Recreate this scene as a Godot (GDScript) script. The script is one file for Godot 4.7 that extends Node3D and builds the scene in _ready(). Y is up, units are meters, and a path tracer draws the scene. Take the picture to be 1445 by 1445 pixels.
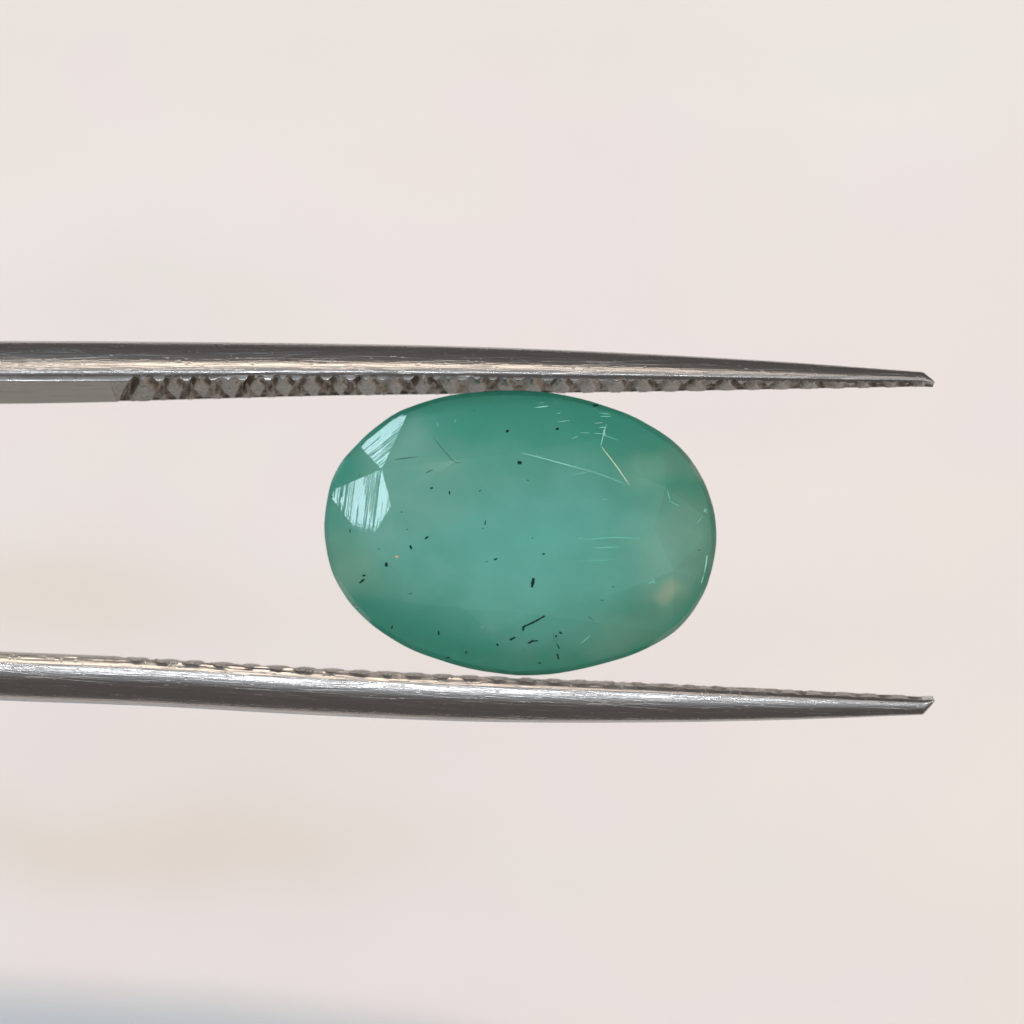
extends Node3D
# Tweezers holding an oval gem above a pale surface, seen from straight above.
# Everything is authored in "picture space": millimetres, x right, y up in the photograph, z towards the lens;
# each thing's root turns that space so that z is the world's up.

const S := 0.02166          # millimetres per photograph pixel in the plane of the gem
const LIFT := 0.2           # the gem's height above the table, metres
const PITCH := 0.845        # tooth pitch, mm
const CROSS := 4.0          # how far a groove runs across the jaw while it shifts by one pitch, mm

var rng := RandomNumberGenerator.new()
var taken := {}


func mm(px: float, py: float, z := 0.0) -> Vector3:
	return Vector3((px - 722.5) * S, (722.5 - py) * S, z)


func world_of(v: Vector3) -> Vector3:
	return Vector3(v.x * 0.001, LIFT + v.z * 0.001, -v.y * 0.001)


func thing(called: String, label: String, category: String) -> Node3D:
	var o := Node3D.new()
	o.name = called
	add_child(o, true)
	o.position = Vector3(0, LIFT, 0)
	o.rotation_degrees.x = -90
	o.set_meta("label", label)
	o.set_meta("category", category)
	return o


func put(called: String, mesh: Mesh, m: Material, parent: Node, label := "") -> MeshInstance3D:
	var o := MeshInstance3D.new()
	var n: int = taken.get(called, 0)
	taken[called] = n + 1
	o.name = called if n == 0 else "%s_%03d" % [called, n]
	o.mesh = mesh
	o.material_override = m
	if label:
		o.set_meta("label", label)
	parent.add_child(o, true)
	return o


func raw_mesh(v: PackedVector3Array, n: PackedVector3Array, uv: PackedVector2Array, ix: PackedInt32Array) -> ArrayMesh:
	# v in mm
	var a := []
	a.resize(Mesh.ARRAY_MAX)
	var w := PackedVector3Array()
	for p in v:
		w.append(p * 0.001)
	# every triangle turns its front (clockwise) to the side its normals are on
	for c in range(0, ix.size(), 3):
		var g := (v[ix[c + 1]] - v[ix[c]]).cross(v[ix[c + 2]] - v[ix[c]])
		if g.dot(n[ix[c]] + n[ix[c + 1]] + n[ix[c + 2]]) > 0:
			var sw := ix[c + 1]
			ix[c + 1] = ix[c + 2]
			ix[c + 2] = sw
	a[Mesh.ARRAY_VERTEX] = w
	a[Mesh.ARRAY_NORMAL] = n
	a[Mesh.ARRAY_TEX_UV] = uv
	a[Mesh.ARRAY_INDEX] = ix
	var m := ArrayMesh.new()
	m.add_surface_from_arrays(Mesh.PRIMITIVE_TRIANGLES, a)
	return m


func lut(xs: Array, ys: Array, x: float) -> float:
	# smooth (monotone-ish Hermite) lookup
	var n := xs.size()
	if x <= xs[0]:
		return ys[0]
	if x >= xs[n - 1]:
		return ys[n - 1]
	var i := 0
	while x > xs[i + 1]:
		i += 1
	var h: float = xs[i + 1] - xs[i]
	var d: float = (ys[i + 1] - ys[i]) / h
	var d0: float = d if i == 0 else 0.5 * (d + (ys[i] - ys[i - 1]) / (xs[i] - xs[i - 1]))
	var d1: float = d if i + 2 >= n else 0.5 * (d + (ys[i + 2] - ys[i + 1]) / (xs[i + 2] - xs[i + 1]))
	var t: float = (x - xs[i]) / h
	var t2 := t * t
	var t3 := t2 * t
	return ys[i] * (2 * t3 - 3 * t2 + 1) + d0 * h * (t3 - 2 * t2 + t) + ys[i + 1] * (3 * t2 - 2 * t3) + d1 * h * (t3 - t2)


# ------------------------------------------------------------------ light
func lamp(called: String, dir: Vector3, dist: float, size: Vector2, col: Color, radiance: float, about := Vector3.RIGHT) -> void:
	# dir in picture space; dist and size in metres; radiance is what the lamp's face shows
	var l := AreaLight3D.new()
	l.name = called
	add_child(l, true)
	var at := world_of(dir.normalized() * dist * 1000.0)
	var aim := (world_of(Vector3.ZERO) - at).normalized()
	var right := Vector3(about.x, about.z, -about.y)
	var bz := -aim
	var by := bz.cross(right).normalized()
	l.transform = Transform3D(Basis(by.cross(bz).normalized(), by, bz), at)
	l.area_size = size
	l.area_normalize_energy = true
	l.light_energy = radiance * size.x * size.y / PI
	l.light_color = col
	l.shadow_enabled = true
	l.area_range = 5.0
	l.area_attenuation = 2.0


# ------------------------------------------------------------------ textures
func scratch_normal(w: int, h: int, seed_: int, strength: float, lines: int, pits: int, coarse: float) -> Array:
	# [normal map, roughness map] of metal drawn lengthwise: fine streaks along u, random nicks, small pits
	var r := RandomNumberGenerator.new()
	r.seed = seed_
	var f := FastNoiseLite.new()
	f.seed = seed_
	f.frequency = 1.0
	f.fractal_octaves = 3
	var H := PackedFloat32Array()
	H.resize(w * h)
	var TAU_ := TAU
	for y in h:
		for x in w:
			var a := TAU_ * x / w
			var b := TAU_ * y / h
			var streak := f.get_noise_3d(cos(a) * 2.2 + 7.0, sin(a) * 2.2, y * 1.15)
			var lump := f.get_noise_3d(cos(a) * 22.0, sin(a) * 22.0 + cos(b) * 6.0, sin(b) * 6.0 + 31.0)
			H[y * w + x] = 0.5 + 0.10 * streak + coarse * lump
	for k in lines:
		var x0 := r.randf() * w
		var y0 := r.randf() * h
		var len_ := r.randf_range(0.02, 0.16) * w
		var slope := r.randfn(0.0, 0.03) if r.randf() < 0.86 else r.randfn(0.0, 0.7)
		var deep := r.randf_range(0.08, 0.3) * (1 if r.randf() < 0.8 else -1)
		if absf(slope) > 0.2:
			len_ *= 0.3
		for i in int(len_):
			var X := int(x0 + i) % w
			var Y := posmod(int(y0 + i * slope), h)
			H[Y * w + X] -= deep * sin(PI * i / len_)
	for k in pits:
		var x0 := int(r.randf() * w)
		var y0 := int(r.randf() * h)
		var rad := r.randf_range(1.0, 2.6)
		var deep := r.randf_range(0.1, 0.4)
		for dy in range(-3, 4):
			for dx in range(-5, 6):
				var d := Vector2(dx * 0.5, dy).length() / rad
				if d < 1.0:
					H[posmod(y0 + dy, h) * w + posmod(x0 + dx, w)] -= deep * (1.0 - d * d)
	var im := Image.create(w, h, false, Image.FORMAT_RGBA8)
	var ro := Image.create(w, h, false, Image.FORMAT_RGBA8)
	for y in h:
		for x in w:
			var c := H[y * w + x]
			var gx := (H[y * w + (x + 1) % w] - c) * strength
			var gy := (H[((y + 1) % h) * w + x] - c) * strength
			var n := Vector3(-gx, gy, 1).normalized()
			im.set_pixel(x, y, Color(n.x * 0.5 + 0.5, n.y * 0.5 + 0.5, n.z * 0.5 + 0.5))
			var q := clampf(0.24 + (0.5 - c) * 0.4, 0.12, 0.6)
			ro.set_pixel(x, y, Color(q, q, q))
	return [ImageTexture.create_from_image(im), ImageTexture.create_from_image(ro)]


func steel(tex: Array, col: Color, scale: float) -> StandardMaterial3D:
	var m := StandardMaterial3D.new()
	m.albedo_color = col.linear_to_srgb()
	m.metallic = 1.0
	m.roughness = 1.0
	m.roughness_texture = tex[1]
	m.roughness_texture_channel = BaseMaterial3D.TEXTURE_CHANNEL_RED
	m.normal_enabled = true
	m.normal_texture = tex[0]
	m.normal_scale = scale
	return m


# ------------------------------------------------------------------ tweezers
# One arm's measures along x (photograph pixels): outer silhouette, front edge of the gripping face,
# how much of that face shows, and its width in mm. sgn +1: upper arm (outside faces up), -1: lower.
var arms := {
	1: {
		"x": [-4700.0, -3600.0, -2400.0, -1200.0, -500.0, 0.0, 200.0, 450.0, 640.0, 900.0, 1100.0, 1301.0],
		"out": [648.0, 590.0, 500.0, 478.0, 483.0, 483.5, 484.0, 486.0, 489.5, 499.5, 510.5, 525.0],
		"edge": [684.0, 640.0, 560.0, 541.0, 541.0, 540.5, 540.0, 538.5, 538.5, 540.0, 541.5, 541.5],
		"vis": [0.0, 10.0, 26.0, 30.0, 29.0, 28.0, 25.0, 20.0, 17.5, 13.0, 8.0, 4.5],
		"w": [6.0, 6.5, 6.5, 4.4, 3.2, 2.7, 2.55, 2.3, 2.05, 1.6, 1.15, 0.6],
	},
	-1: {
		"x": [-4700.0, -3600.0, -2400.0, -1200.0, -500.0, 0.0, 200.0, 450.0, 675.0, 900.0, 1100.0, 1301.0],
		"out": [720.0, 800.0, 890.0, 940.0, 964.0, 988.5, 996.0, 1009.5, 1018.5, 1019.5, 1016.0, 1008.5],
		"edge": [684.0, 750.0, 830.0, 876.0, 896.0, 920.5, 929.0, 943.5, 955.0, 965.5, 976.0, 986.5],
		"vis": [0.0, -2.0, -2.0, -2.0, -1.5, -1.0, -0.5, 0.0, 0.5, 2.0, 3.5, 4.0],
		"w": [6.0, 6.5, 6.5, 4.4, 3.2, 2.7, 2.55, 2.3, 2.05, 1.6, 1.15, 0.6],
	},
}
var line_depth := {}
var grain := FastNoiseLite.new()


func groove(u: float, arm: int, k0: int, salt: int) -> float:
	var k := roundi(u)
	if k < k0:
		return 0.0
	var key := arm * 10000 + salt * 1000 + k
	if not line_depth.has(key):
		line_depth[key] = Vector3(rng.randf_range(0.45, 1.0), rng.randf_range(-0.07, 0.07), rng.randf_range(0.18, 0.29))
	var one: Vector3 = line_depth[key]
	var d := absf(u - k - one.y)
	return one.x * (1.0 - smoothstep(0.05, one.z, d))


func tooth_depth(arm: int, s: float, t: float) -> float:
	# how deep the face is cut at s mm along (from photograph x = 160) and t mm from its front edge
	var off := 0.62 if arm > 0 else 0.12
	var shallow := 0.42 if arm > 0 else 0.16
	var xpx := 160.0 + s / S
	shallow *= lerpf(1.0, 0.5, clampf((xpx - 300.0) / 1000.0, 0, 1))
	var u := s / PITCH + t / CROSS
	var v := s / PITCH - t / CROSS + off
	var g := maxf(groove(u, arm, 1, 0), groove(v, arm, 2 if arm > 0 else 1, 1))
	# tops are worn a little round
	var top := 0.012 * (sin(u * TAU) * sin(v * TAU))
	# both edges are rubbed down, so the cuts are shallow there and deep between
	var wide: float = measures(arm, xpx).w
	var deep := smoothstep(0.0, 0.3 * wide, t) * (1.0 - smoothstep(0.62 * wide, wide, t))
	var grit := 0.007 * grain.get_noise_2d(s * 9.0, t * 9.0) + 0.02 * grain.get_noise_2d(s * 1.7 + 30.0, t * 1.7)
	if arm < 0:
		grit *= 0.35
		shallow *= 1.3
	return -shallow * g * lerpf((0.45 if arm > 0 else 0.34) if t < 0.5 * wide else 0.27, 1.0, deep) - absf(top) - absf(grit)


func measures(arm: int, xpx: float) -> Dictionary:
	var a: Dictionary = arms[arm]
	var x: float = minf(xpx, 1301.0)
	return {"out": lut(a.x, a.out, x), "edge": lut(a.x, a.edge, x), "vis": lut(a.x, a.vis, x), "w": lut(a.x, a.w, x)}


func face_point(arm: int, xpx: float, t: float, cut: float) -> Vector3:
	var m := measures(arm, xpx)
	var q: float = t / m.w
	# the face runs from its front edge towards the back and (for both arms) towards the gap
	var y: float = m.edge + m.vis * q * arm
	var p := mm(xpx, y, m.w * 0.5 - t)
	var nrm := Vector3(0, -arm, 0)
	return p + nrm * cut


func arm_section(arm: int, xpx: float, squash: float) -> Array:
	# outer side from the front edge of the face, round the outside, to its back edge: [points, normals]
	var m := measures(arm, xpx)
	var s := (xpx - 160.0) * S
	var teeth := xpx > 150.0
	var h: float = absf(m.out - m.edge) * S * squash
	var w: float = m.w
	var vis: float = m.vis * S
	var pts := []
	var cut0 := tooth_depth(arm, s, 0.0) if teeth else 0.0
	var cut1 := tooth_depth(arm, s, w) if teeth else 0.0
	var lip := minf(0.11, h * 0.16) if arm < 0 else minf(0.03, h * 0.06)      # small broken edge of the face
	var low := h * (0.25 if arm > 0 else 0.21)                                # widest a little outside of the face
	var bulge := h - low + vis * 0.5
	var a := w * 0.5 + 0.05
	pts.append(Vector2(w * 0.5 - 0.01, cut0 * -1.0))                          # (z, outwards)
	pts.append(Vector2(w * 0.5 + lip * (0.36 if arm > 0 else 0.22), maxf(lip, minf(-cut0 + 0.012, low * 0.55))))
	for f in [0.62, 0.74, 0.87]:
		pts.append(Vector2(lerpf(w * 0.5 + lip * 0.36, a + 0.02, 1.0 - pow((1.0 - f) / 0.5, 2.0)), low * f))
	var steps := 30
	for i in steps + 1:
		var f := PI * i / steps
		var c := cos(f)
		var sn := sin(f)
		pts.append(Vector2(signf(c) * absf(c) * (a + 0.02), low + bulge * pow(sn, 0.97)))
	pts.append(Vector2(-w * 0.5 - lip * 0.55, lip))
	pts.append(Vector2(-w * 0.5 + 0.01, -cut1))
	var out := []
	for p in pts:
		var q: float = (w * 0.5 - p.x) / w
		var y: float = m.edge + m.vis * q * arm
		out.append(mm(xpx, y, p.x) + Vector3(0, arm * p.y, 0))
	return out


func make_arm(root: Node3D, arm: int, mat: Material, mat_face: Material, mat_cut: Material) -> void:
	var v := PackedVector3Array()
	var uv := PackedVector2Array()
	var nn := PackedVector3Array()
	var ix := PackedInt32Array()
	var xs := []
	var x := -4700.0
	while x < -50.0:
		xs.append(x)
		x += 90.0
	x = -50.0
	while x < 140.0:
		xs.append(x)
		x += 10.0
	x = 140.0
	while x < 1301.0:
		xs.append(x)
		x += 2.4
	xs.append(1301.0)
	var rows := []
	for q in xs:
		rows.append(arm_section(arm, q, 1.0))
	var per: int = rows[0].size()
	for i in rows.size():
		var arc := 0.0
		for j in per:
			if j > 2 and j < per - 2:
				arc += rows[i][j].distance_to(rows[i][j - 1])
			v.append(rows[i][j])
			uv.append(Vector2(rows[i][j].x / 17.0, (arc + (0.04 * (j - 2) if j < 2 else 0.0) + (0.04 * (j - per + 3) if j > per - 3 else 0.0)) / 4.2))
			var dx: Vector3 = rows[mini(i + 1, rows.size() - 1)][j] - rows[maxi(i - 1, 0)][j]
			var dj: Vector3
			if j == 0:
				dj = rows[i][1] - rows[i][0]
			elif j == per - 1:
				dj = rows[i][j] - rows[i][j - 1]
			elif j == 2:
				dj = rows[i][3] - rows[i][2]
				dx = rows[mini(i + 1, rows.size() - 1)][4] - rows[maxi(i - 1, 0)][4]
			elif j == 1:
				dj = (rows[i][1] - rows[i][0]).normalized() * (1.0 if arm < 0 else 0.0) + (rows[i][2] - rows[i][1]).normalized() * 0.6
			else:
				dj = rows[i][j + 1] - rows[i][j - 1]
			nn.append((dx.cross(dj) * arm).normalized())
	for i in rows.size() - 1:
		for j in per - 1:
			var a := i * per + j
			var b := a + per
			quad(ix, a, a + 1, b + 1, b, arm < 0)
	var shank := put("arm", raw_mesh(v, nn, uv, ix), mat, root, "upper arm of the tweezers, dark along its top edge" if arm > 0 else "lower arm of the tweezers, dark along its underside")

	# slanted end of the arm
	v = PackedVector3Array(); uv = PackedVector2Array(); nn = PackedVector3Array(); ix = PackedInt32Array()
	var er := []
	var ends := [[1301.0, 1.0], [1303.0, 0.96], [1308.0, 0.72], [1313.0, 0.45], [1316.0, 0.25], [1317.5, 0.1]]
	for e in ends:
		var row := arm_section(arm, e[0], e[1])
		er.append(row)
	for i in er.size():
		for j in per:
			v.append(er[i][j])
			uv.append(Vector2(er[i][j].x / 17.0, j * 0.02))
			var dx: Vector3 = er[mini(i + 1, er.size() - 1)][j] - er[maxi(i - 1, 0)][j]
			var dj: Vector3 = er[i][mini(j + 1, per - 1)] - er[i][maxi(j - 1, 0)]
			var n := dx.cross(dj) * arm
			nn.append(n.normalized() if n.length() > 1e-9 else Vector3.RIGHT)
	for i in er.size() - 1:
		for j in per - 1:
			var a := i * per + j
			quad(ix, a, a + 1, a + per + 1, a + per, arm < 0)
	var c0 := v.size()
	var mid := Vector3.ZERO
	for p in er[-1]:
		mid += p / per
	v.append(mid); nn.append(Vector3.RIGHT); uv.append(Vector2(0, 0))
	for j in per:
		v.append(er[-1][j]); nn.append(Vector3.RIGHT); uv.append(Vector2(0, j * 0.01))
	for j in per:
		tri(ix, c0, c0 + 1 + j, c0 + 1 + (j + 1) % per, arm < 0)
	# the inside of the end
	var d0 := v.size()
	for e in ends:
		for t in [0.0, 1.0]:
			var m := measures(arm, e[0])
			v.append(face_point(arm, e[0], m.w * t, tooth_depth(arm, (e[0] - 160.0) * S, m.w * t)))
			nn.append(Vector3(0, -arm, 0))
			uv.append(Vector2(e[0] * 0.01, t))
	for i in ends.size() - 1:
		quad(ix, d0 + 2 * i, d0 + 2 * i + 2, d0 + 2 * i + 3, d0 + 2 * i + 1, arm < 0)
	put("arm_tip", raw_mesh(v, nn, uv, ix), mat, shank)

	# plain inside of the arm behind the teeth
	v = PackedVector3Array(); uv = PackedVector2Array(); nn = PackedVector3Array(); ix = PackedInt32Array()
	var flat := []
	for q in xs:
		if q < 160.0:
			flat.append(q)
	flat.append(160.0)
	for q in flat:
		var m := measures(arm, q)
		for k in 5:
			v.append(face_point(arm, q, m.w * k / 4.0, 0.0))
			nn.append(Vector3(0, -arm * m.w, m.vis * S).normalized() if arm > 0 else Vector3(0, m.w, m.vis * S).normalized())
			uv.append(Vector2(q * S / 17.0, k * 0.15))
	for i in flat.size() - 1:
		for k in 4:
			var a := i * 5 + k
			quad(ix, a, a + 5, a + 6, a + 1, arm < 0)
	put("inner_face", raw_mesh(v, nn, uv, ix), mat_face, shank)

	# teeth: the diamonds between two families of slanting grooves
	var off := 0.62 if arm > 0 else 0.12
	var s_end := (1301.0 - 160.0) * S
	for i in range(-1, 33):
		for j in range(-1, 33):
			if absi(i - j) > 1:
				continue
			make_tooth(shank, arm, i, j, off, s_end, mat_cut)


func make_tooth(shank: Node3D, arm: int, i: int, j: int, off: float, s_end: float, mat: Material) -> void:
	var n := 14
	var v := PackedVector3Array()
	var uv := PackedVector2Array()
	var nn := PackedVector3Array()
	var ix := PackedInt32Array()
	var flag := []
	for a in n + 1:
		for b in n + 1:
			var u := i + float(a) / n
			var w := j + float(b) / n
			var s0 := PITCH * (u + w - off) / 2.0
			var t0 := CROSS * (u - w + off) / 2.0
			var s := clampf(s0, 0.0, s_end)
			var xpx := 160.0 + s / S
			var wide: float = measures(arm, xpx).w
			var t := clampf(t0, 0.0, wide)
			flag.append((1 if t0 < 0 else 0) | (2 if t0 > wide else 0) | (4 if s0 < 0 else 0) | (8 if s0 > s_end else 0))
			var e := 0.012
			var p := face_point(arm, xpx, t, tooth_depth(arm, s, t))
			var ps := face_point(arm, xpx + e / S, t, tooth_depth(arm, s + e, t))
			var pt := face_point(arm, xpx, t + e, tooth_depth(arm, s, t + e))
			v.append(p)
			nn.append(((ps - p).cross(pt - p) * arm).normalized())
			uv.append(Vector2(s / 6.0, t / 6.0))
	for a in n:
		for b in n:
			var q := [a * (n + 1) + b, (a + 1) * (n + 1) + b, (a + 1) * (n + 1) + b + 1, a * (n + 1) + b + 1]
			if flag[q[0]] & flag[q[1]] & flag[q[2]] & flag[q[3]]:
				continue
			quad(ix, q[0], q[1], q[2], q[3], arm > 0)
	if ix.size() < 3:
		return
	for c in nn.size():
		if nn[c].dot(Vector3(0, -arm, 0)) < 0:
			nn[c] = -nn[c]
	put("tooth", raw_mesh(v, nn, uv, ix), mat, shank)


func tri(ix: PackedInt32Array, a: int, b: int, c: int, flip := false) -> void:
	if flip:
		ix.append_array(PackedInt32Array([a, c, b]))
	else:
		ix.append_array(PackedInt32Array([a, b, c]))


func quad(ix: PackedInt32Array, a: int, b: int, c: int, d: int, flip := false) -> void:
	tri(ix, a, b, c, flip)
	tri(ix, a, c, d, flip)


# ------------------------------------------------------------------ gem
var outline := PackedVector2Array()
const TABLE_Z := 0.98
const GIRDLE := 0.10


func gem_outline() -> void:
	var p := [
		[457, 745], [460, 711], [467, 680], [481, 652], [502, 628], [523, 608], [556, 584], [586, 571], [621, 560.5], [648, 555.5], [689, 551.5], [720, 550.5], [752, 551.5],
		[784, 555], [827, 564], [872, 578.5], [898, 589.3], [918, 600.6], [936, 611.2], [955, 626.3], [974, 646.6], [992, 675], [1003, 703], [1009.5, 729], [1011.5, 757], [1008.5, 787], [999, 824.5],
		[984, 854.5], [965, 879.8], [941, 900], [903, 920], [872, 931], [827, 943], [784, 951], [742, 953.5], [710, 951.5], [668, 945], [627, 934], [585, 919], [554, 902.5], [523, 881], [494, 852],
		[477, 826], [467, 804], [460, 775],
	]
	var c := Curve2D.new()
	var n := p.size()
	for i in n + 1:
		var q := Vector2(p[i % n][0], p[i % n][1])
		var a := Vector2(p[(i + n - 1) % n][0], p[(i + n - 1) % n][1])
		var b := Vector2(p[(i + 1) % n][0], p[(i + 1) % n][1])
		c.add_point(q, (a - b) / 6.0, (b - a) / 6.0)
	var raw := PackedVector2Array()
	var L := c.get_baked_length()
	for i in 150:
		var q := c.sample_baked(L * i / 150.0, true)
		raw.append(Vector2((q.x - 722.5) * S, (722.5 - q.y) * S))
	outline = Geometry2D.convex_hull(raw)
	outline.remove_at(outline.size() - 1)


const GC := Vector2((734.0 - 722.5) * 0.02166, (722.5 - 751.5) * 0.02166)


func dir_of(deg: float) -> Vector2:
	return Vector2(cos(deg_to_rad(deg)) * 276.0 * S, sin(deg_to_rad(deg)) * 201.0 * S)


func rim_at(deg: float) -> Array:
	# [point on the outline at that angle of the oval, tangent]
	var d := dir_of(deg)
	for i in outline.size():
		var a := outline[i]
		var b := outline[(i + 1) % outline.size()]
		var hit: Variant = Geometry2D.segment_intersects_segment(GC, GC + d * 1.5, a, b)
		if hit != null:
			return [hit, (b - a).normalized()]
	return [GC + d, Vector2(-d.y, d.x).normalized()]


func plane_of(a: Vector3, b: Vector3, c: Vector3, out: Vector3) -> Plane:
	var n := (b - a).cross(c - a).normalized()
	if n.dot(out) < 0:
		n = -n
	return Plane(n, n.dot(a))


func clip(faces: Array, pl: Plane, tag: String) -> Array:
	var out := []
	var rim := []
	var any := false
	for f in faces:
		var poly: PackedVector3Array = f.p
		var q := PackedVector3Array()
		for i in poly.size():
			var a := poly[i]
			var b := poly[(i + 1) % poly.size()]
			var da := pl.distance_to(a)
			var db := pl.distance_to(b)
			if da <= 1e-5:
				q.append(a)
			else:
				any = true
			if (da > 1e-5 and db < -1e-5) or (da < -1e-5 and db > 1e-5):
				var h := a.lerp(b, da / (da - db))
				q.append(h)
		var dd := PackedVector3Array()
		for p in q:
			if dd.is_empty() or dd[-1].distance_to(p) > 2e-4:
				dd.append(p)
		if dd.size() > 1 and dd[0].distance_to(dd[-1]) <= 2e-4:
			dd.remove_at(dd.size() - 1)
		if dd.size() >= 3:
			out.append({"p": dd, "tag": f.tag, "n": f.n})
		for p in q:
			if absf(pl.distance_to(p)) < 4e-5:
				rim.append(p)
	if not any:
		return faces
	var u := pl.normal.cross(Vector3(0.3, 0.5, 0.8)).normalized()
	var w := pl.normal.cross(u)
	var pts := []
	var mid := Vector3.ZERO
	for p in rim:
		var dup := false
		for o in pts:
			if o.distance_to(p) < 3e-4:
				dup = true
				break
		if not dup:
			pts.append(p)
			mid += p
	if pts.size() >= 3:
		mid /= pts.size()
		pts.sort_custom(func(a, b): return atan2((a - mid).dot(w), (a - mid).dot(u)) < atan2((b - mid).dot(w), (b - mid).dot(u)))
		out.append({"p": PackedVector3Array(pts), "tag": tag, "n": pl.normal})
	return out


func gem_faces() -> Array:
	var faces := []
	var top := PackedVector3Array()
	var bot := PackedVector3Array()
	for p in outline:
		top.append(Vector3(p.x, p.y, TABLE_Z))
		bot.append(Vector3(p.x, p.y, -3.4))
	faces.append({"p": top, "tag": "table_facet", "n": Vector3(0, 0, 1)})
	faces.append({"p": bot, "tag": "culet", "n": Vector3(0, 0, -1)})
	for i in outline.size():
		var j := (i + 1) % outline.size()
		var e := outline[j] - outline[i]
		var n := Vector3(e.y, -e.x, 0).normalized()
		if n.dot(Vector3(outline[i].x - GC.x, outline[i].y - GC.y, 0)) < 0:
			n = -n
		faces.append({"p": PackedVector3Array([top[i], top[j], bot[j], bot[i]]), "tag": "girdle", "n": n})
	# crown
	var at := [3.0, 44.0, 90.0, 122.0, 164.0, 206.0, 242.0, 278.0, 318.0]
	var rt := [0.68, 0.655, 0.555, 0.60, 0.68, 0.66, 0.60, 0.57, 0.64]
	var mains := []
	var T := []
	var G := []
	var n_ := at.size()
	for k in n_:
		var d: Vector2 = dir_of(at[k]) * rt[k]
		T.append(Vector3(GC.x + d.x, GC.y + d.y, TABLE_Z))
		var g := rim_at(at[k])
		G.append(Vector3(g[0].x, g[0].y, GIRDLE))
		mains.append(plane_of(T[k], G[k], G[k] + Vector3(g[1].x, g[1].y, 0), Vector3(d.x, d.y, 1)))
	for k in n_:
		faces = clip(faces, mains[k], "crown_facet")
	for k in n_:
		var k2 := (k + 1) % n_
		# the line where two mains meet, at two fifths of the crown's depth
		var z := TABLE_Z - 0.25 * (TABLE_Z - GIRDLE)
		var A: Plane = mains[k]
		var B: Plane = mains[k2]
		var hit: Variant = A.intersect_3(B, Plane(Vector3(0, 0, 1), z))
		if hit == null:
			continue
		var tip: Vector3 = hit
		faces = clip(faces, plane_of(T[k], T[k2], tip, Vector3(tip.x - GC.x, tip.y - GC.y, 2)), "star_facet")
		var a2: float = at[k2] + (360.0 if at[k2] < at[k] else 0.0)
		var m := rim_at((at[k] + a2) * 0.5)
		var M := Vector3(m[0].x, m[0].y, GIRDLE - 0.02)
		for g in [G[k], G[k2]]:
			faces = clip(faces, plane_of(tip, g, M, Vector3(tip.x - GC.x, tip.y - GC.y, 2)), "girdle_facet")
	# the rounded-off rim of the crown
	for i in outline.size():
		var j := (i + 1) % outline.size()
		var en := outline[j] - outline[i]
		var nb := Vector3(en.y, -en.x, 0).normalized()
		if nb.dot(Vector3(outline[i].x - GC.x, outline[i].y - GC.y, 0)) < 0:
			nb = -nb
		nb = nb * sin(deg_to_rad(62)) + Vector3(0, 0, cos(deg_to_rad(62)))
		faces = clip(faces, Plane(nb, nb.dot(Vector3(outline[i].x, outline[i].y, -0.15))), "rim")
	# pavilion: two steps of facets down to a short keel
	for k in 18:
		var deg := k * 20.0 + 4.0
		var d := dir_of(deg).normalized()
		var g := rim_at(deg)
		var P := Vector3(g[0].x, g[0].y, -0.14)
		var slope := deg_to_rad(52.0 + 2.0 * sin(k * 2.3))
		var nd := Vector2(g[1].y, -g[1].x)
		if nd.dot(d) < 0:
			nd = -nd
		var n := Vector3(nd.x * sin(slope), nd.y * sin(slope), -cos(slope))
		faces = clip(faces, Plane(n, n.dot(P)), "pavilion_facet")
	for k in 10:
		var deg := k * 36.0 + 10.0
		var g := rim_at(deg)
		var d := dir_of(deg).normalized()
		var nd := Vector2(g[1].y, -g[1].x)
		if nd.dot(d) < 0:
			nd = -nd
		var slope := deg_to_rad(34.0 + 3.0 * sin(k * 1.7))
		var P := Vector3(GC.x + (g[0].x - GC.x) * 0.72, GC.y + (g[0].y - GC.y) * 0.72, -1.5)
		var n := Vector3(nd.x * sin(slope), nd.y * sin(slope), -cos(slope))
		faces = clip(faces, Plane(n, n.dot(P)), "pavilion_facet")
	return faces


func face_mesh(list: Array, dome: float) -> ArrayMesh:
	var v := PackedVector3Array()
	var uv := PackedVector2Array()
	var nn := PackedVector3Array()
	var ix := PackedInt32Array()
	for f in list:
		var mid := Vector3.ZERO
		for p in f.p:
			mid += p / f.p.size()
		var n: Vector3 = f.n
		var ux := Vector3(0, 0, 1).cross(n)
		ux = ux.normalized() if ux.length() > 0.1 else Vector3(1, 0, 0)
		var uy := n.cross(ux)
		var c := v.size()
		v.append(mid); nn.append(n); uv.append(Vector2.ZERO)
		for p in f.p:
			v.append(p)
			var r: Vector3 = p - mid
			nn.append((n + r * dome).normalized() if f.tag != "girdle" else Vector3(n.x, n.y, 0))
			uv.append(Vector2(r.dot(ux), r.dot(uy)) / 4.0)
		var cnt: int = f.p.size()
		for i in cnt:
			var a := c + 1 + i
			var b := c + 1 + (i + 1) % cnt
			if (v[a] - v[c]).cross(v[b] - v[c]).dot(n) > 0:
				tri(ix, c, b, a)
			else:
				tri(ix, c, a, b)
	return raw_mesh(v, nn, uv, ix)


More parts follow.
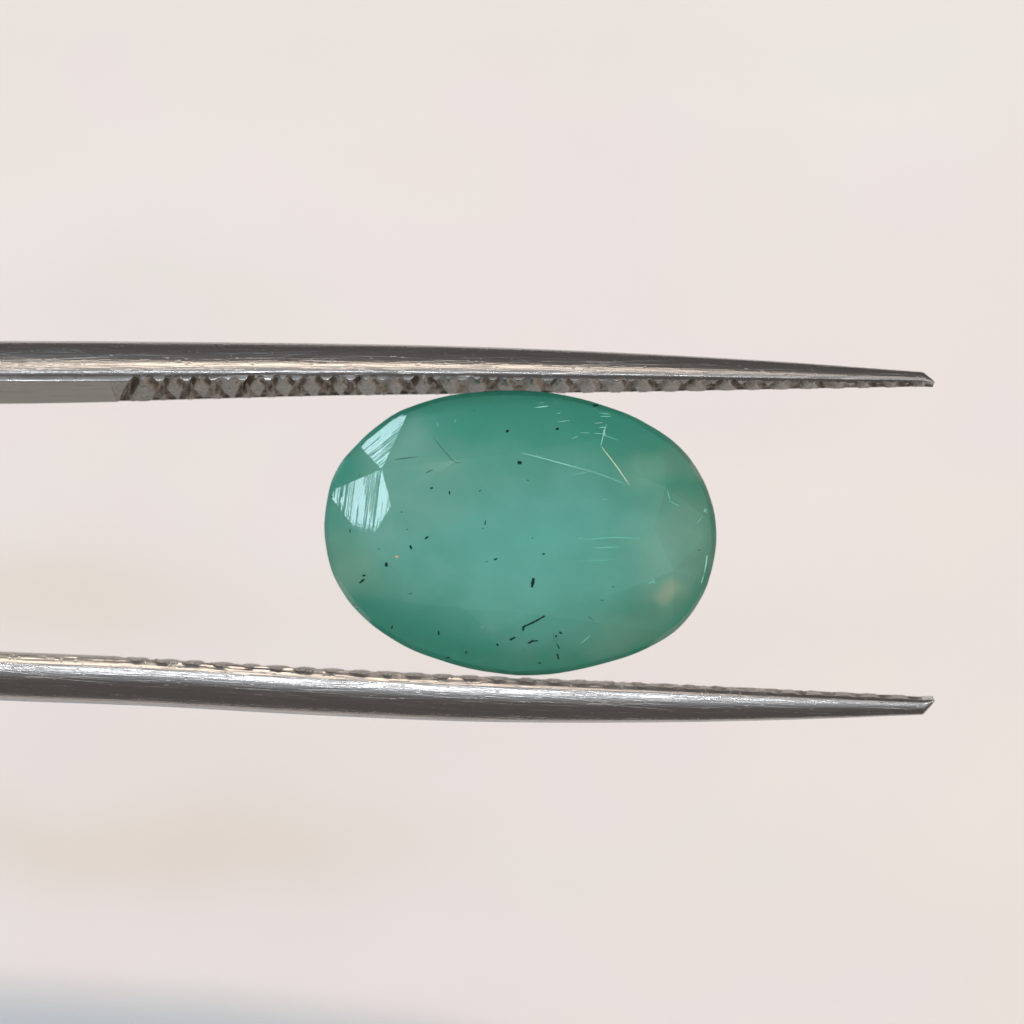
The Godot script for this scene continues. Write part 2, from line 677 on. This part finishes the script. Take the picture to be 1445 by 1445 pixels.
func _ready() -> void:
	rng.seed = 20
	grain.seed = 6
	grain.frequency = 1.0
	# ---- camera
	var cam := Camera3D.new()
	cam.name = "camera"
	var lens := CameraAttributesPhysical.new()
	lens.frustum_focal_length = 12.0 / (15.65 / 150.0)
	lens.frustum_focus_distance = 0.1491
	lens.frustum_near = 0.02
	lens.frustum_far = 20.0
	lens.exposure_aperture = 34.0
	cam.attributes = lens
	add_child(cam)
	cam.position = Vector3(0, LIFT + 0.15, 0)
	cam.rotation_degrees = Vector3(-90, 0, 0)
	cam.fov = rad_to_deg(2.0 * atan(15.65 / 150.0))
	cam.near = 0.02
	cam.far = 20.0
	cam.current = true
	# ---- surroundings and exposure
	var we := WorldEnvironment.new()
	we.name = "environment"
	var e := Environment.new()
	e.background_mode = Environment.BG_COLOR
	e.background_color = Color(0.105, 0.094, 0.092).linear_to_srgb()
	e.tonemap_mode = Environment.TONE_MAPPER_LINEAR
	e.tonemap_exposure = 1.25
	e.sdfgi_enabled = true
	e.ssao_enabled = true
	e.ssil_enabled = true
	we.environment = e
	add_child(we)
	# ---- lamps: a window to the left, a second towards the top left, added unseen fills right and left, a narrow tube above the lens, a warm lamp towards the top, an added cool panel overhead
	lamp("window_light", Vector3(-0.70, 0.215, 0.68), 0.9, Vector2(0.27, 0.25), Color(0.84, 0.95, 1.0), 10.5, Vector3(0.26, 0.96, 0))
	lamp("second_window_light", Vector3(-0.52, 0.73, 0.445), 0.9, Vector2(0.29, 0.27), Color(0.84, 0.95, 1.0), 10.5, Vector3(0.8, 0.58, 0))
	lamp("side_fill", Vector3(0.66, -0.28, 0.70), 0.9, Vector2(0.30, 0.30), Color(1.0, 0.93, 0.885), 8.0, Vector3(0, 1, 0))  # added unseen fill, brightens the pale surface from the right
	lamp("second_side_fill", Vector3(0.62, 0.36, 0.70), 0.9, Vector2(0.26, 0.26), Color(1.0, 0.93, 0.885), 8.0, Vector3(0, 1, 0))  # another added fill on the right, kept clear of the facet reflections
	lamp("left_fill", Vector3(-0.63, -0.13, 0.765), 0.9, Vector2(0.22, 0.22), Color(1.0, 0.94, 0.90), 9.0, Vector3(0, 1, 0))  # added fill from the left, balances the two on the right
	lamp("tube_light", Vector3(0.0, -0.2, 1.0), 0.5, Vector2(0.17, 0.011), Color(0.95, 0.97, 1.0), 26.0)
	lamp("warm_light", Vector3(-0.03, 0.40, 0.915), 0.6, Vector2(0.20, 0.11), Color(1.0, 0.91, 0.82), 3.0)
	lamp("overhead_fill", Vector3(0.0, -0.05, 1.0), 1.2, Vector2(1.6, 1.7), Color(0.88, 0.95, 1.0), 0.24)  # added dim cool panel, gives the steel its blue-grey bands

	build_table()
	build_tweezers()
	build_gem()


func build_table() -> void:
	var f := FastNoiseLite.new()
	f.seed = 4
	f.frequency = 1.0
	var N := 90
	var v := PackedVector3Array()
	var uv := PackedVector2Array()
	var nn := PackedVector3Array()
	var ix := PackedInt32Array()
	var hgt := func(x: float, y: float) -> float: return 0.5 * f.get_noise_2d(x * 0.008, y * 0.04)
	for j in N + 1:
		for i in N + 1:
			var x := lerpf(-260, 260, float(i) / N)
			var y := lerpf(-260, 160, float(j) / N)
			var h: float = hgt.call(x, y)
			v.append(Vector3(x, h - 0.6, -y))
			nn.append(Vector3(h - hgt.call(x + 1, y), 1, -(h - hgt.call(x, y + 1))).normalized())
			uv.append(Vector2(x / 140.0 + 0.5, -y / 140.0 + 0.5))
	for j in N:
		for i in N:
			var a := j * (N + 1) + i
			quad(ix, a, a + N + 1, a + N + 2, a + 1)
	var im := Image.create(256, 256, false, Image.FORMAT_RGBA8)
	var f2 := FastNoiseLite.new()
	f2.seed = 11
	# broad tan and cream patches in the surface colour: middle and radii in mm, colour, share
	var tone_patches := [
		[Vector2(-24, -22), Vector2(62, 44), Color(0.785, 0.715, 0.69), 0.7],
		[Vector2(-27, -23.5), Vector2(34, 5.0), Color(0.74, 0.655, 0.58), 0.9],
		[Vector2(10, -25), Vector2(30, 5), Color(0.80, 0.745, 0.69), 0.6],
		[Vector2(-33, -4.5), Vector2(22, 6), Color(0.75, 0.67, 0.595), 0.85],
		[Vector2(-26, 17), Vector2(22, 8), Color(0.79, 0.735, 0.69), 0.7],
		[Vector2(26, 33), Vector2(26, 14), Color(0.85, 0.80, 0.755), 0.7],
	]
	f2.frequency = 1.0
	f2.fractal_octaves = 3
	for y in 256:
		for x in 256:
			var at := Vector2((x / 256.0 - 0.5) * 140.0, (0.5 - y / 256.0) * 140.0)
			var q := f2.get_noise_2d(at.x * 0.012, at.y * 0.035)
			var q2 := f2.get_noise_2d(at.x * 0.05 + 70.0, at.y * 0.07)
			at += Vector2(f2.get_noise_2d(at.x * 0.05, at.y * 0.05), f2.get_noise_2d(at.x * 0.05 + 20.0, at.y * 0.05)) * 3.0
			var c := Color(0.835, 0.755, 0.735).lerp(Color(0.835, 0.765, 0.712), clampf(0.45 + q * 1.2 + q2 * 1.3, 0, 1))
			for b in tone_patches:
				c = c.lerp(b[2], b[3] * (1.0 - smoothstep(0.1, 1.0, ((at - b[0]) / b[1]).length())))
			im.set_pixel(x, y, c.linear_to_srgb())
	var m := StandardMaterial3D.new()
	m.albedo_texture = ImageTexture.create_from_image(im)
	m.roughness = 0.85
	var o := put("table_surface", raw_mesh(v, nn, uv, ix), m, self, "pinkish white out-of-focus surface far below the gem and tweezers")
	o.set_meta("kind", "structure")
	# thin blue-grey slab for an unidentified tone in the bottom left corner
	var st := SurfaceTool.new()
	st.begin(Mesh.PRIMITIVE_TRIANGLES)
	var c := [Vector2(-160, -32.0), Vector2(-36, -34.4), Vector2(-21, -35.4), Vector2(-6, -37.3), Vector2(6, -40.5), Vector2(40, -52), Vector2(40, -120), Vector2(-160, -120)]
	var poly := PackedVector2Array(c)
	var top := Geometry2D.triangulate_polygon(poly)
	var Y := 0.6
	for lvl in [Y, -0.2]:
		for t in range(0, top.size(), 3):
			var p := [poly[top[t]], poly[top[t + 1]], poly[top[t + 2]]]
			var ccw: bool = (p[1] - p[0]).cross(p[2] - p[0]) > 0
			if ccw == (lvl == Y):
				p.reverse()
			for q in p:
				st.set_normal(Vector3(0, 1 if lvl == Y else -1, 0))
				st.add_vertex(Vector3(q.x, lvl, -q.y) * 0.001)
	for i in poly.size():
		var a := poly[i]
		var b := poly[(i + 1) % poly.size()]
		var nrm := Vector3(b.y - a.y, 0, b.x - a.x).normalized() * -1.0
		for q in [[a, Y], [b, Y], [b, -0.2], [a, Y], [b, -0.2], [a, -0.2]]:
			st.set_normal(nrm)
			st.add_vertex(Vector3(q[0].x, q[1], -q[0].y) * 0.001)
	var m2 := StandardMaterial3D.new()
	m2.albedo_color = Color(0.50, 0.53, 0.565).linear_to_srgb()
	m2.roughness = 0.8
	var s := put("blue_grey_patch", st.commit(), m2, self, "blurred blue-grey patch in the bottom left corner of the pale surface")
	s.set_meta("category", "sheet")


func build_tweezers() -> void:
	var t := thing("tweezers", "scratched steel gem tweezers with serrated jaws gripping the oval green stone", "tweezers")
	var tex := scratch_normal(1024, 256, 5, 2.2, 1400, 420, 0.015)
	var mat := steel(tex, Color(0.52, 0.50, 0.48), 0.28)
	var matf := steel(tex, Color(0.36, 0.325, 0.275), 0.8)
	matf.roughness_texture = null
	matf.roughness = 0.4
	var cut := matf.duplicate()
	cut.roughness = 0.33
	cut.albedo_color = Color(0.25, 0.22, 0.18).linear_to_srgb()
	make_arm(t, 1, mat, matf, cut)
	make_arm(t, -1, mat, matf, cut)


func polish(seed_: int, strength: float, turn: float, lines: int) -> ImageTexture:
	# polishing lines along a facet, as a normal map: mostly flat, with separate furrows
	var r := RandomNumberGenerator.new()
	r.seed = seed_
	var n := 256
	var G := PackedFloat32Array()
	G.resize(n * n)
	for k in lines:
		var y0 := r.randf() * n
		var x0 := r.randf() * n
		var reach := r.randf_range(0.1, 0.7) * n
		var slope := turn + r.randfn(0.0, 0.02)
		var wide := r.randf_range(0.8, 2.4)
		var tilt := strength * r.randf_range(0.4, 1.0) * (1.0 if r.randf() < 0.5 else -1.0)
		for i in int(reach):
			var yc := y0 + i * slope
			for dy in range(-4, 5):
				var d := absf(roundf(yc) + dy - yc) / wide
				if d < 1.0:
					var at := posmod(int(roundf(yc)) + dy, n) * n + int(x0 + i) % n
					G[at] += tilt * (1.0 - d) * minf(1.0, 4.0 * sin(PI * i / reach))
	var im := Image.create(n, n, false, Image.FORMAT_RGBA8)
	for i in n * n:
		var v := Vector3(0, clampf(G[i], -0.8, 0.8), 1).normalized()
		im.set_pixel(i % n, i / n, Color(0.5, v.y * 0.5 + 0.5, v.z * 0.5 + 0.5))
	return ImageTexture.create_from_image(im)


func facet_material(normal: Texture2D, scale: float, rough: float) -> StandardMaterial3D:
	# the polished skin of the stone: clear, and as shiny as the polish is good
	var m := StandardMaterial3D.new()
	m.albedo_color = Color(1, 1, 1, 0.02)
	m.transparency = BaseMaterial3D.TRANSPARENCY_ALPHA
	m.roughness = rough
	m.metallic_specular = 0.5
	if normal:
		m.normal_enabled = true
		m.normal_texture = normal
		m.normal_scale = scale
	return m


func core_material() -> StandardMaterial3D:
	# the stone's body: cloudy green, partly see-through
	var n := 256
	var f := FastNoiseLite.new()
	f.seed = 21
	# cloudy zones of the crystal, leaving a painted-in darker rim: centre, radii, colour, share
	var clouds_and_rim_shade := [
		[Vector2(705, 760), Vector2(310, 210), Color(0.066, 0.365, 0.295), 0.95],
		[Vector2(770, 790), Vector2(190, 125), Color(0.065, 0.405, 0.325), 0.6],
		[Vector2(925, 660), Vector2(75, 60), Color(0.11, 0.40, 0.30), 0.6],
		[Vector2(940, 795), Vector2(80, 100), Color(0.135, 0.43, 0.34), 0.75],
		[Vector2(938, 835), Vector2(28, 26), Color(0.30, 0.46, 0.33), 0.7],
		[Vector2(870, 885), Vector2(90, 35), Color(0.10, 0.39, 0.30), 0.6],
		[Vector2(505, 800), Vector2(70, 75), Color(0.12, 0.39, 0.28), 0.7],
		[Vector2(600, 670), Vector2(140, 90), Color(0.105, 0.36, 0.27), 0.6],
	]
	f.frequency = 1.0
	f.fractal_octaves = 3
	var im := Image.create(n, n, false, Image.FORMAT_RGBA8)
	for y in n:
		for x in n:
			# photograph pixel that lies over this spot of the stone
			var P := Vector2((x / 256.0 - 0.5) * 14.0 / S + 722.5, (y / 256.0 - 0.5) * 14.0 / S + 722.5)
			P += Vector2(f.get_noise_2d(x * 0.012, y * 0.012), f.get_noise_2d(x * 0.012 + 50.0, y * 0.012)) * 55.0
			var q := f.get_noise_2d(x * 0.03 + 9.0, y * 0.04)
			var c := Color(0.009, 0.28, 0.19)  # deep green base; rim darkening of the steeper facets is painted in here
			for b in clouds_and_rim_shade:
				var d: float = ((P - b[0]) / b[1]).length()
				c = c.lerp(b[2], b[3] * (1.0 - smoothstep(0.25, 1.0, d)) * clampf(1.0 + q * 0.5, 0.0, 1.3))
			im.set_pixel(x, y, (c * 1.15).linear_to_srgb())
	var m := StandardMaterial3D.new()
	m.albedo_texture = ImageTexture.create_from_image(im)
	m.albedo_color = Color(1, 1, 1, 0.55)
	m.roughness = 0.42
	m.specular_mode = BaseMaterial3D.SPECULAR_DISABLED
	m.refraction_enabled = true
	m.refraction_scale = 0.058
	m.subsurf_scatter_enabled = true
	m.subsurf_scatter_strength = 0.25
	return m


func build_gem() -> void:
	gem_outline()
	var g := thing("gemstone", "oval faceted milky green gemstone held edge-on between the two tweezer jaws", "gemstone")
	g.position.y += 0.0003
	var faces := gem_faces()
	var inner := []
	var mid := Vector3(GC.x, GC.y, -0.4)
	for f in faces:
		var p := PackedVector3Array()
		for q in f.p:
			p.append(mid + (q - mid) * 0.9965)
		inner.append({"p": p, "tag": f.tag, "n": f.n})
	var body := face_mesh(inner, 0.0)
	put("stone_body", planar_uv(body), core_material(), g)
	var plain := facet_material(polish(8, 0.06, 0.03, 30), 1.0, 0.10)
	var scored := facet_material(polish(3, 0.36, 0.06, 130), 1.0, 0.05)
	var groups := {"table_facet": [], "culet": [], "girdle": [], "rim": [], "pavilion_facet": []}
	for f in faces:
		if groups.has(f.tag):
			groups[f.tag].append(f)
		else:
			put(f.tag, face_mesh([f], (0.05 if f.tag == "crown_facet" else 0.01) if f.n.x < -0.3 else 0.012), scored if f.n.x < -0.3 and f.n.y > 0.05 and (f.n.x > -0.5 or f.tag == "crown_facet") else plain, g)
	put("table_facet", face_mesh(groups.table_facet, 0.0), plain, g)
	put("girdle", face_mesh(groups.girdle, 0.0), plain, g)
	put("rim", face_mesh(groups.rim, 0.0), plain, g)
	for f in groups.pavilion_facet:
		put("pavilion_facet", face_mesh([f], 0.0), plain, g)
	if groups.culet:
		put("culet", face_mesh(groups.culet, 0.0), plain, g)
	blemishes(g, faces)


func surface_z(faces: Array, x: float, y: float) -> float:
	var z := 9.0
	for f in faces:
		if f.n.z > 0.2:
			var p: Vector3 = f.p[0]
			z = minf(z, (f.n.dot(p) - f.n.x * x - f.n.y * y) / f.n.z)
	return z


func sliver(faces: Array, path: Array, width: float, thick: float, taper: bool) -> ArrayMesh:
	# a thin irregular ridge along a path of photograph pixels, half sunk into the stone's surface
	var pts := []
	for i in path.size() - 1:
		var a := Vector2(path[i][0], path[i][1])
		var b := Vector2(path[i + 1][0], path[i + 1][1])
		var n := maxi(2, int(a.distance_to(b) / 3.0))
		for k in n + (1 if i == path.size() - 2 else 0):
			pts.append(a.lerp(b, float(k) / n))
	var v := PackedVector3Array()
	var nn := PackedVector3Array()
	var uv := PackedVector2Array()
	var ix := PackedInt32Array()
	var c := pts.size()
	for i in c:
		var d: Vector2 = (pts[mini(i + 1, c - 1)] - pts[maxi(i - 1, 0)]).normalized()
		var side := Vector2(-d.y, d.x)
		var f := float(i) / (c - 1)
		var w := width * 0.5 * rng.randf_range(0.65, 1.15)
		if taper:
			w *= 0.35 + 0.65 * sin(PI * clampf(f, 0.03, 0.97))
		elif i == 0 or i == c - 1:
			w *= 0.85
		for k in 3:
			var q: Vector2 = pts[i] + side * w * (k - 1)
			var p := mm(q.x, q.y)
			p.z = surface_z(faces, p.x, p.y) + (thick if k == 1 else -0.003)
			v.append(p)
			nn.append(Vector3(side.x * (k - 1) * 0.5, -side.y * (k - 1) * 0.5, 1).normalized())
			uv.append(Vector2(f, k * 0.5))
	for i in c - 1:
		for k in 2:
			var a := i * 3 + k
			quad(ix, a, a + 1, a + 4, a + 3)
	return raw_mesh(v, nn, uv, ix)


func blemishes(g: Node3D, faces: Array) -> void:
	var dark := StandardMaterial3D.new()
	dark.albedo_color = Color(0.006, 0.030, 0.022).linear_to_srgb()
	dark.roughness = 0.7
	dark.metallic_specular = 0.1
	var soft := StandardMaterial3D.new()
	soft.albedo_color = Color(0.022, 0.15, 0.115).linear_to_srgb()
	soft.roughness = 0.6
	var pale := StandardMaterial3D.new()
	pale.albedo_color = Color(0.20, 0.50, 0.42).linear_to_srgb()
	pale.roughness = 0.5
	var faint := StandardMaterial3D.new()
	faint.albedo_color = Color(0.12, 0.50, 0.41).linear_to_srgb()
	faint.roughness = 0.5
	var tan := StandardMaterial3D.new()
	tan.albedo_color = Color(0.42, 0.33, 0.14).linear_to_srgb()
	# dark specks: x, y, length, width, angle
	for q in [[669.4, 580, 3, 2.4, 0], [716, 609, 4.5, 3.6, 30], [733.3, 653.5, 6, 5.2, 0], [610, 689, 4, 3.6, 20], [635, 695.5, 5, 2.6, 90], [677.7, 693, 4, 2, 25],
		[685, 737.6, 6, 1.7, 85], [682, 745.5, 2, 1.6, 0], [603, 758.5, 6, 3, 35], [581, 772, 6, 3.8, 110], [546.5, 796, 5.6, 5, 90], [514.7, 811.7, 4.4, 3.6, 0], [511.6, 819.6, 9, 3.4, 38],
		[568, 722.6, 3, 2, 0], [536.5, 774, 2.4, 2, 0], [495, 749, 5, 1.8, 100], [468, 699.6, 4, 1.8, 30], [493.5, 643, 3, 2.4, 0],
		[699.5, 788.5, 5, 3, 20], [687, 792, 3, 2, 20], [580, 836.8, 4, 1.8, 15], [505, 859, 3, 2.6, 0], [553.8, 884.5, 5, 2.2, 65], [619.6, 892, 6.5, 2.4, 95],
		[632.6, 927.5, 5, 2.2, 5], [658, 919.8, 4, 3, 70], [702, 908.8, 4, 3.2, 120], [723.4, 900, 9, 3, 28], [739, 885, 7, 2.4, 75], [751.5, 821.5, 13.5, 5.4, 80],
		[790.8, 892, 4.6, 3, 150], [784.5, 896.6, 4, 2.6, 40], [787.6, 911.6, 7, 2.4, 118], [787, 925.6, 8, 2.8, 105], [761.4, 934.8, 4, 2.4, 0], [803, 940, 3, 2, 0],
		[766.8, 781.4, 4, 2.4, 0], [751, 759, 2.4, 2, 30], [863.7, 827, 3.4, 2.4, 0], [786, 606, 4.6, 3.4, 20], [744.7, 678, 3, 2.2, 0], [985, 776, 2.6, 2.4, 0], [840, 572.5, 8, 3, 10]]:
		var d: Vector2 = Vector2.from_angle(deg_to_rad(-q[4])) * q[2] * 0.5
		put("inclusion", sliver(faces, [[q[0] - d.x, q[1] - d.y], [q[0] + d.x, q[1] + d.y]], q[3] * 0.95, 0.009, false), dark if q[2] * q[3] > 8.5 else soft, g)
	for q in [[[737.8, 889], [738.5, 883.3], [752, 877.3], [768.3, 868]], [[720, 901], [727.5, 898]], [[744.7, 907], [751, 903.5], [758.6, 903]]]:
		put("inclusion", sliver(faces, q, 2.8, 0.006, false), dark, g)
	for q in [[[612, 618], [625, 634], [637, 648], [645, 654], [651, 653]], [[558, 649], [590, 645]], [[780, 892], [781, 900], [787, 911]], [[740, 922], [741, 912]], [[602, 668], [612, 663]], [[497, 852], [507, 855]],
		[[575, 746.5], [577, 747.5]], [[508, 670], [509.5, 672]], [[578, 893], [581, 893]], [[829, 868], [836, 874]], [[845, 846], [852, 846]]]:
		put("inclusion", sliver(faces, q, 1.9, 0.004, true), soft, g)
	put("inclusion", sliver(faces, [[559, 786], [563.5, 784.5]], 4, 0.006, false), tan, g)
	# scratches, chipped facet edges, and glints painted as pale slivers: [width, path]
	for q in [[2.6, [[737, 640], [770, 648.5], [805, 658], [832, 665]]], [1.6, [[829, 664], [855, 673], [878, 682]]], [1.2, [[808, 671], [833, 665]]], [2.6, [[847, 629], [850, 617], [855, 599]]],
		[1.8, [[845, 583], [861, 585]]], [2.4, [[847, 588], [861, 588]]], [2.0, [[839, 598], [850, 597]]], [2.2, [[845, 604], [855, 603.5]]], [1.4, [[838, 612], [852, 613]]], [3.5, [[851, 607], [853, 616]]],
		[3.0, [[755, 576], [774, 573.5]]], [1.6, [[785, 584.5], [791, 583]]], [1.6, [[787, 596], [803, 594]]], [1.6, [[806, 620], [816, 616]]], [1.2, [[818, 611], [832, 612]]], [1.2, [[760, 570], [768, 568]]],
		[4.0, [[997, 783], [995.5, 795], [993, 808]]], [3.4, [[992, 812], [988.5, 823]]], [1.8, [[993, 718], [996, 724]]], [1.8, [[997, 718], [991, 723]]], [1.4, [[989, 730], [983, 738]]], [1.6, [[1001, 706], [1002, 710]]], [2, [[679, 884], [683, 883.5]]], [2, [[849, 705], [855, 705]]]]:
		put("scratch_glint", sliver(faces, q[1], q[0] * 0.65, 0.005, true), pale, g)
	var warm := StandardMaterial3D.new()
	warm.albedo_color = Color(0.46, 0.58, 0.42).linear_to_srgb()
	put("scratch_glint", sliver(faces, [[887, 685], [870, 660], [848, 631]], 1.8, 0.005, true), warm, g)
	for q in [[1.1, [[826, 761], [865, 758], [902, 759.5]]], [1.1, [[835, 773], [850, 772.5], [872, 771]]], [0.6, [[812, 792], [870, 789]]], [1.2, [[818, 908], [832, 896]]], [1.6, [[912, 823], [921, 820]]], [1.6, [[920, 815], [922, 823]]], [1.0, [[850, 614], [872, 622]]],
		[1.0, [[940, 690], [944, 708]]], [1.2, [[944, 708], [957, 714]]], [1.2, [[814, 760], [822, 759]]], [1.4, [[642, 596], [644, 592]]], [1.6, [[617, 597], [619, 603]]]]:
		put("scratch_glint", sliver(faces, q[1], q[0], 0.004, true), faint, g)  # fine scratches, a painted sparkle, and facet edges seen through the stone


func planar_uv(m: ArrayMesh) -> ArrayMesh:
	var a := m.surface_get_arrays(0)
	var uv := PackedVector2Array()
	for p in a[Mesh.ARRAY_VERTEX]:
		uv.append(Vector2(p.x, -p.y) / 0.014 + Vector2(0.5, 0.5))
	a[Mesh.ARRAY_TEX_UV] = uv
	# the cloudy body has no sharp facets of its own: its upper side is shaded as one low dome
	var nn: PackedVector3Array = a[Mesh.ARRAY_NORMAL]
	var vv: PackedVector3Array = a[Mesh.ARRAY_VERTEX]
	for i in nn.size():
		if nn[i].z > 0.1:
			var r := Vector2((vv[i].x * 1000.0 - GC.x) / (276.0 * S), (vv[i].y * 1000.0 - GC.y) / (201.0 * S))
			var tilt := Vector2(r.x / 276.0, r.y / 201.0).normalized() * 0.85 * pow(minf(r.length(), 1.0), 3.0)
			nn[i] = Vector3(tilt.x, tilt.y, 1).normalized().lerp(nn[i], 0.15 + 0.75 * smoothstep(0.6, 0.85, r.x)).normalized()
	a[Mesh.ARRAY_NORMAL] = nn
	var o := ArrayMesh.new()
	o.add_surface_from_arrays(Mesh.PRIMITIVE_TRIANGLES, a)
	return o
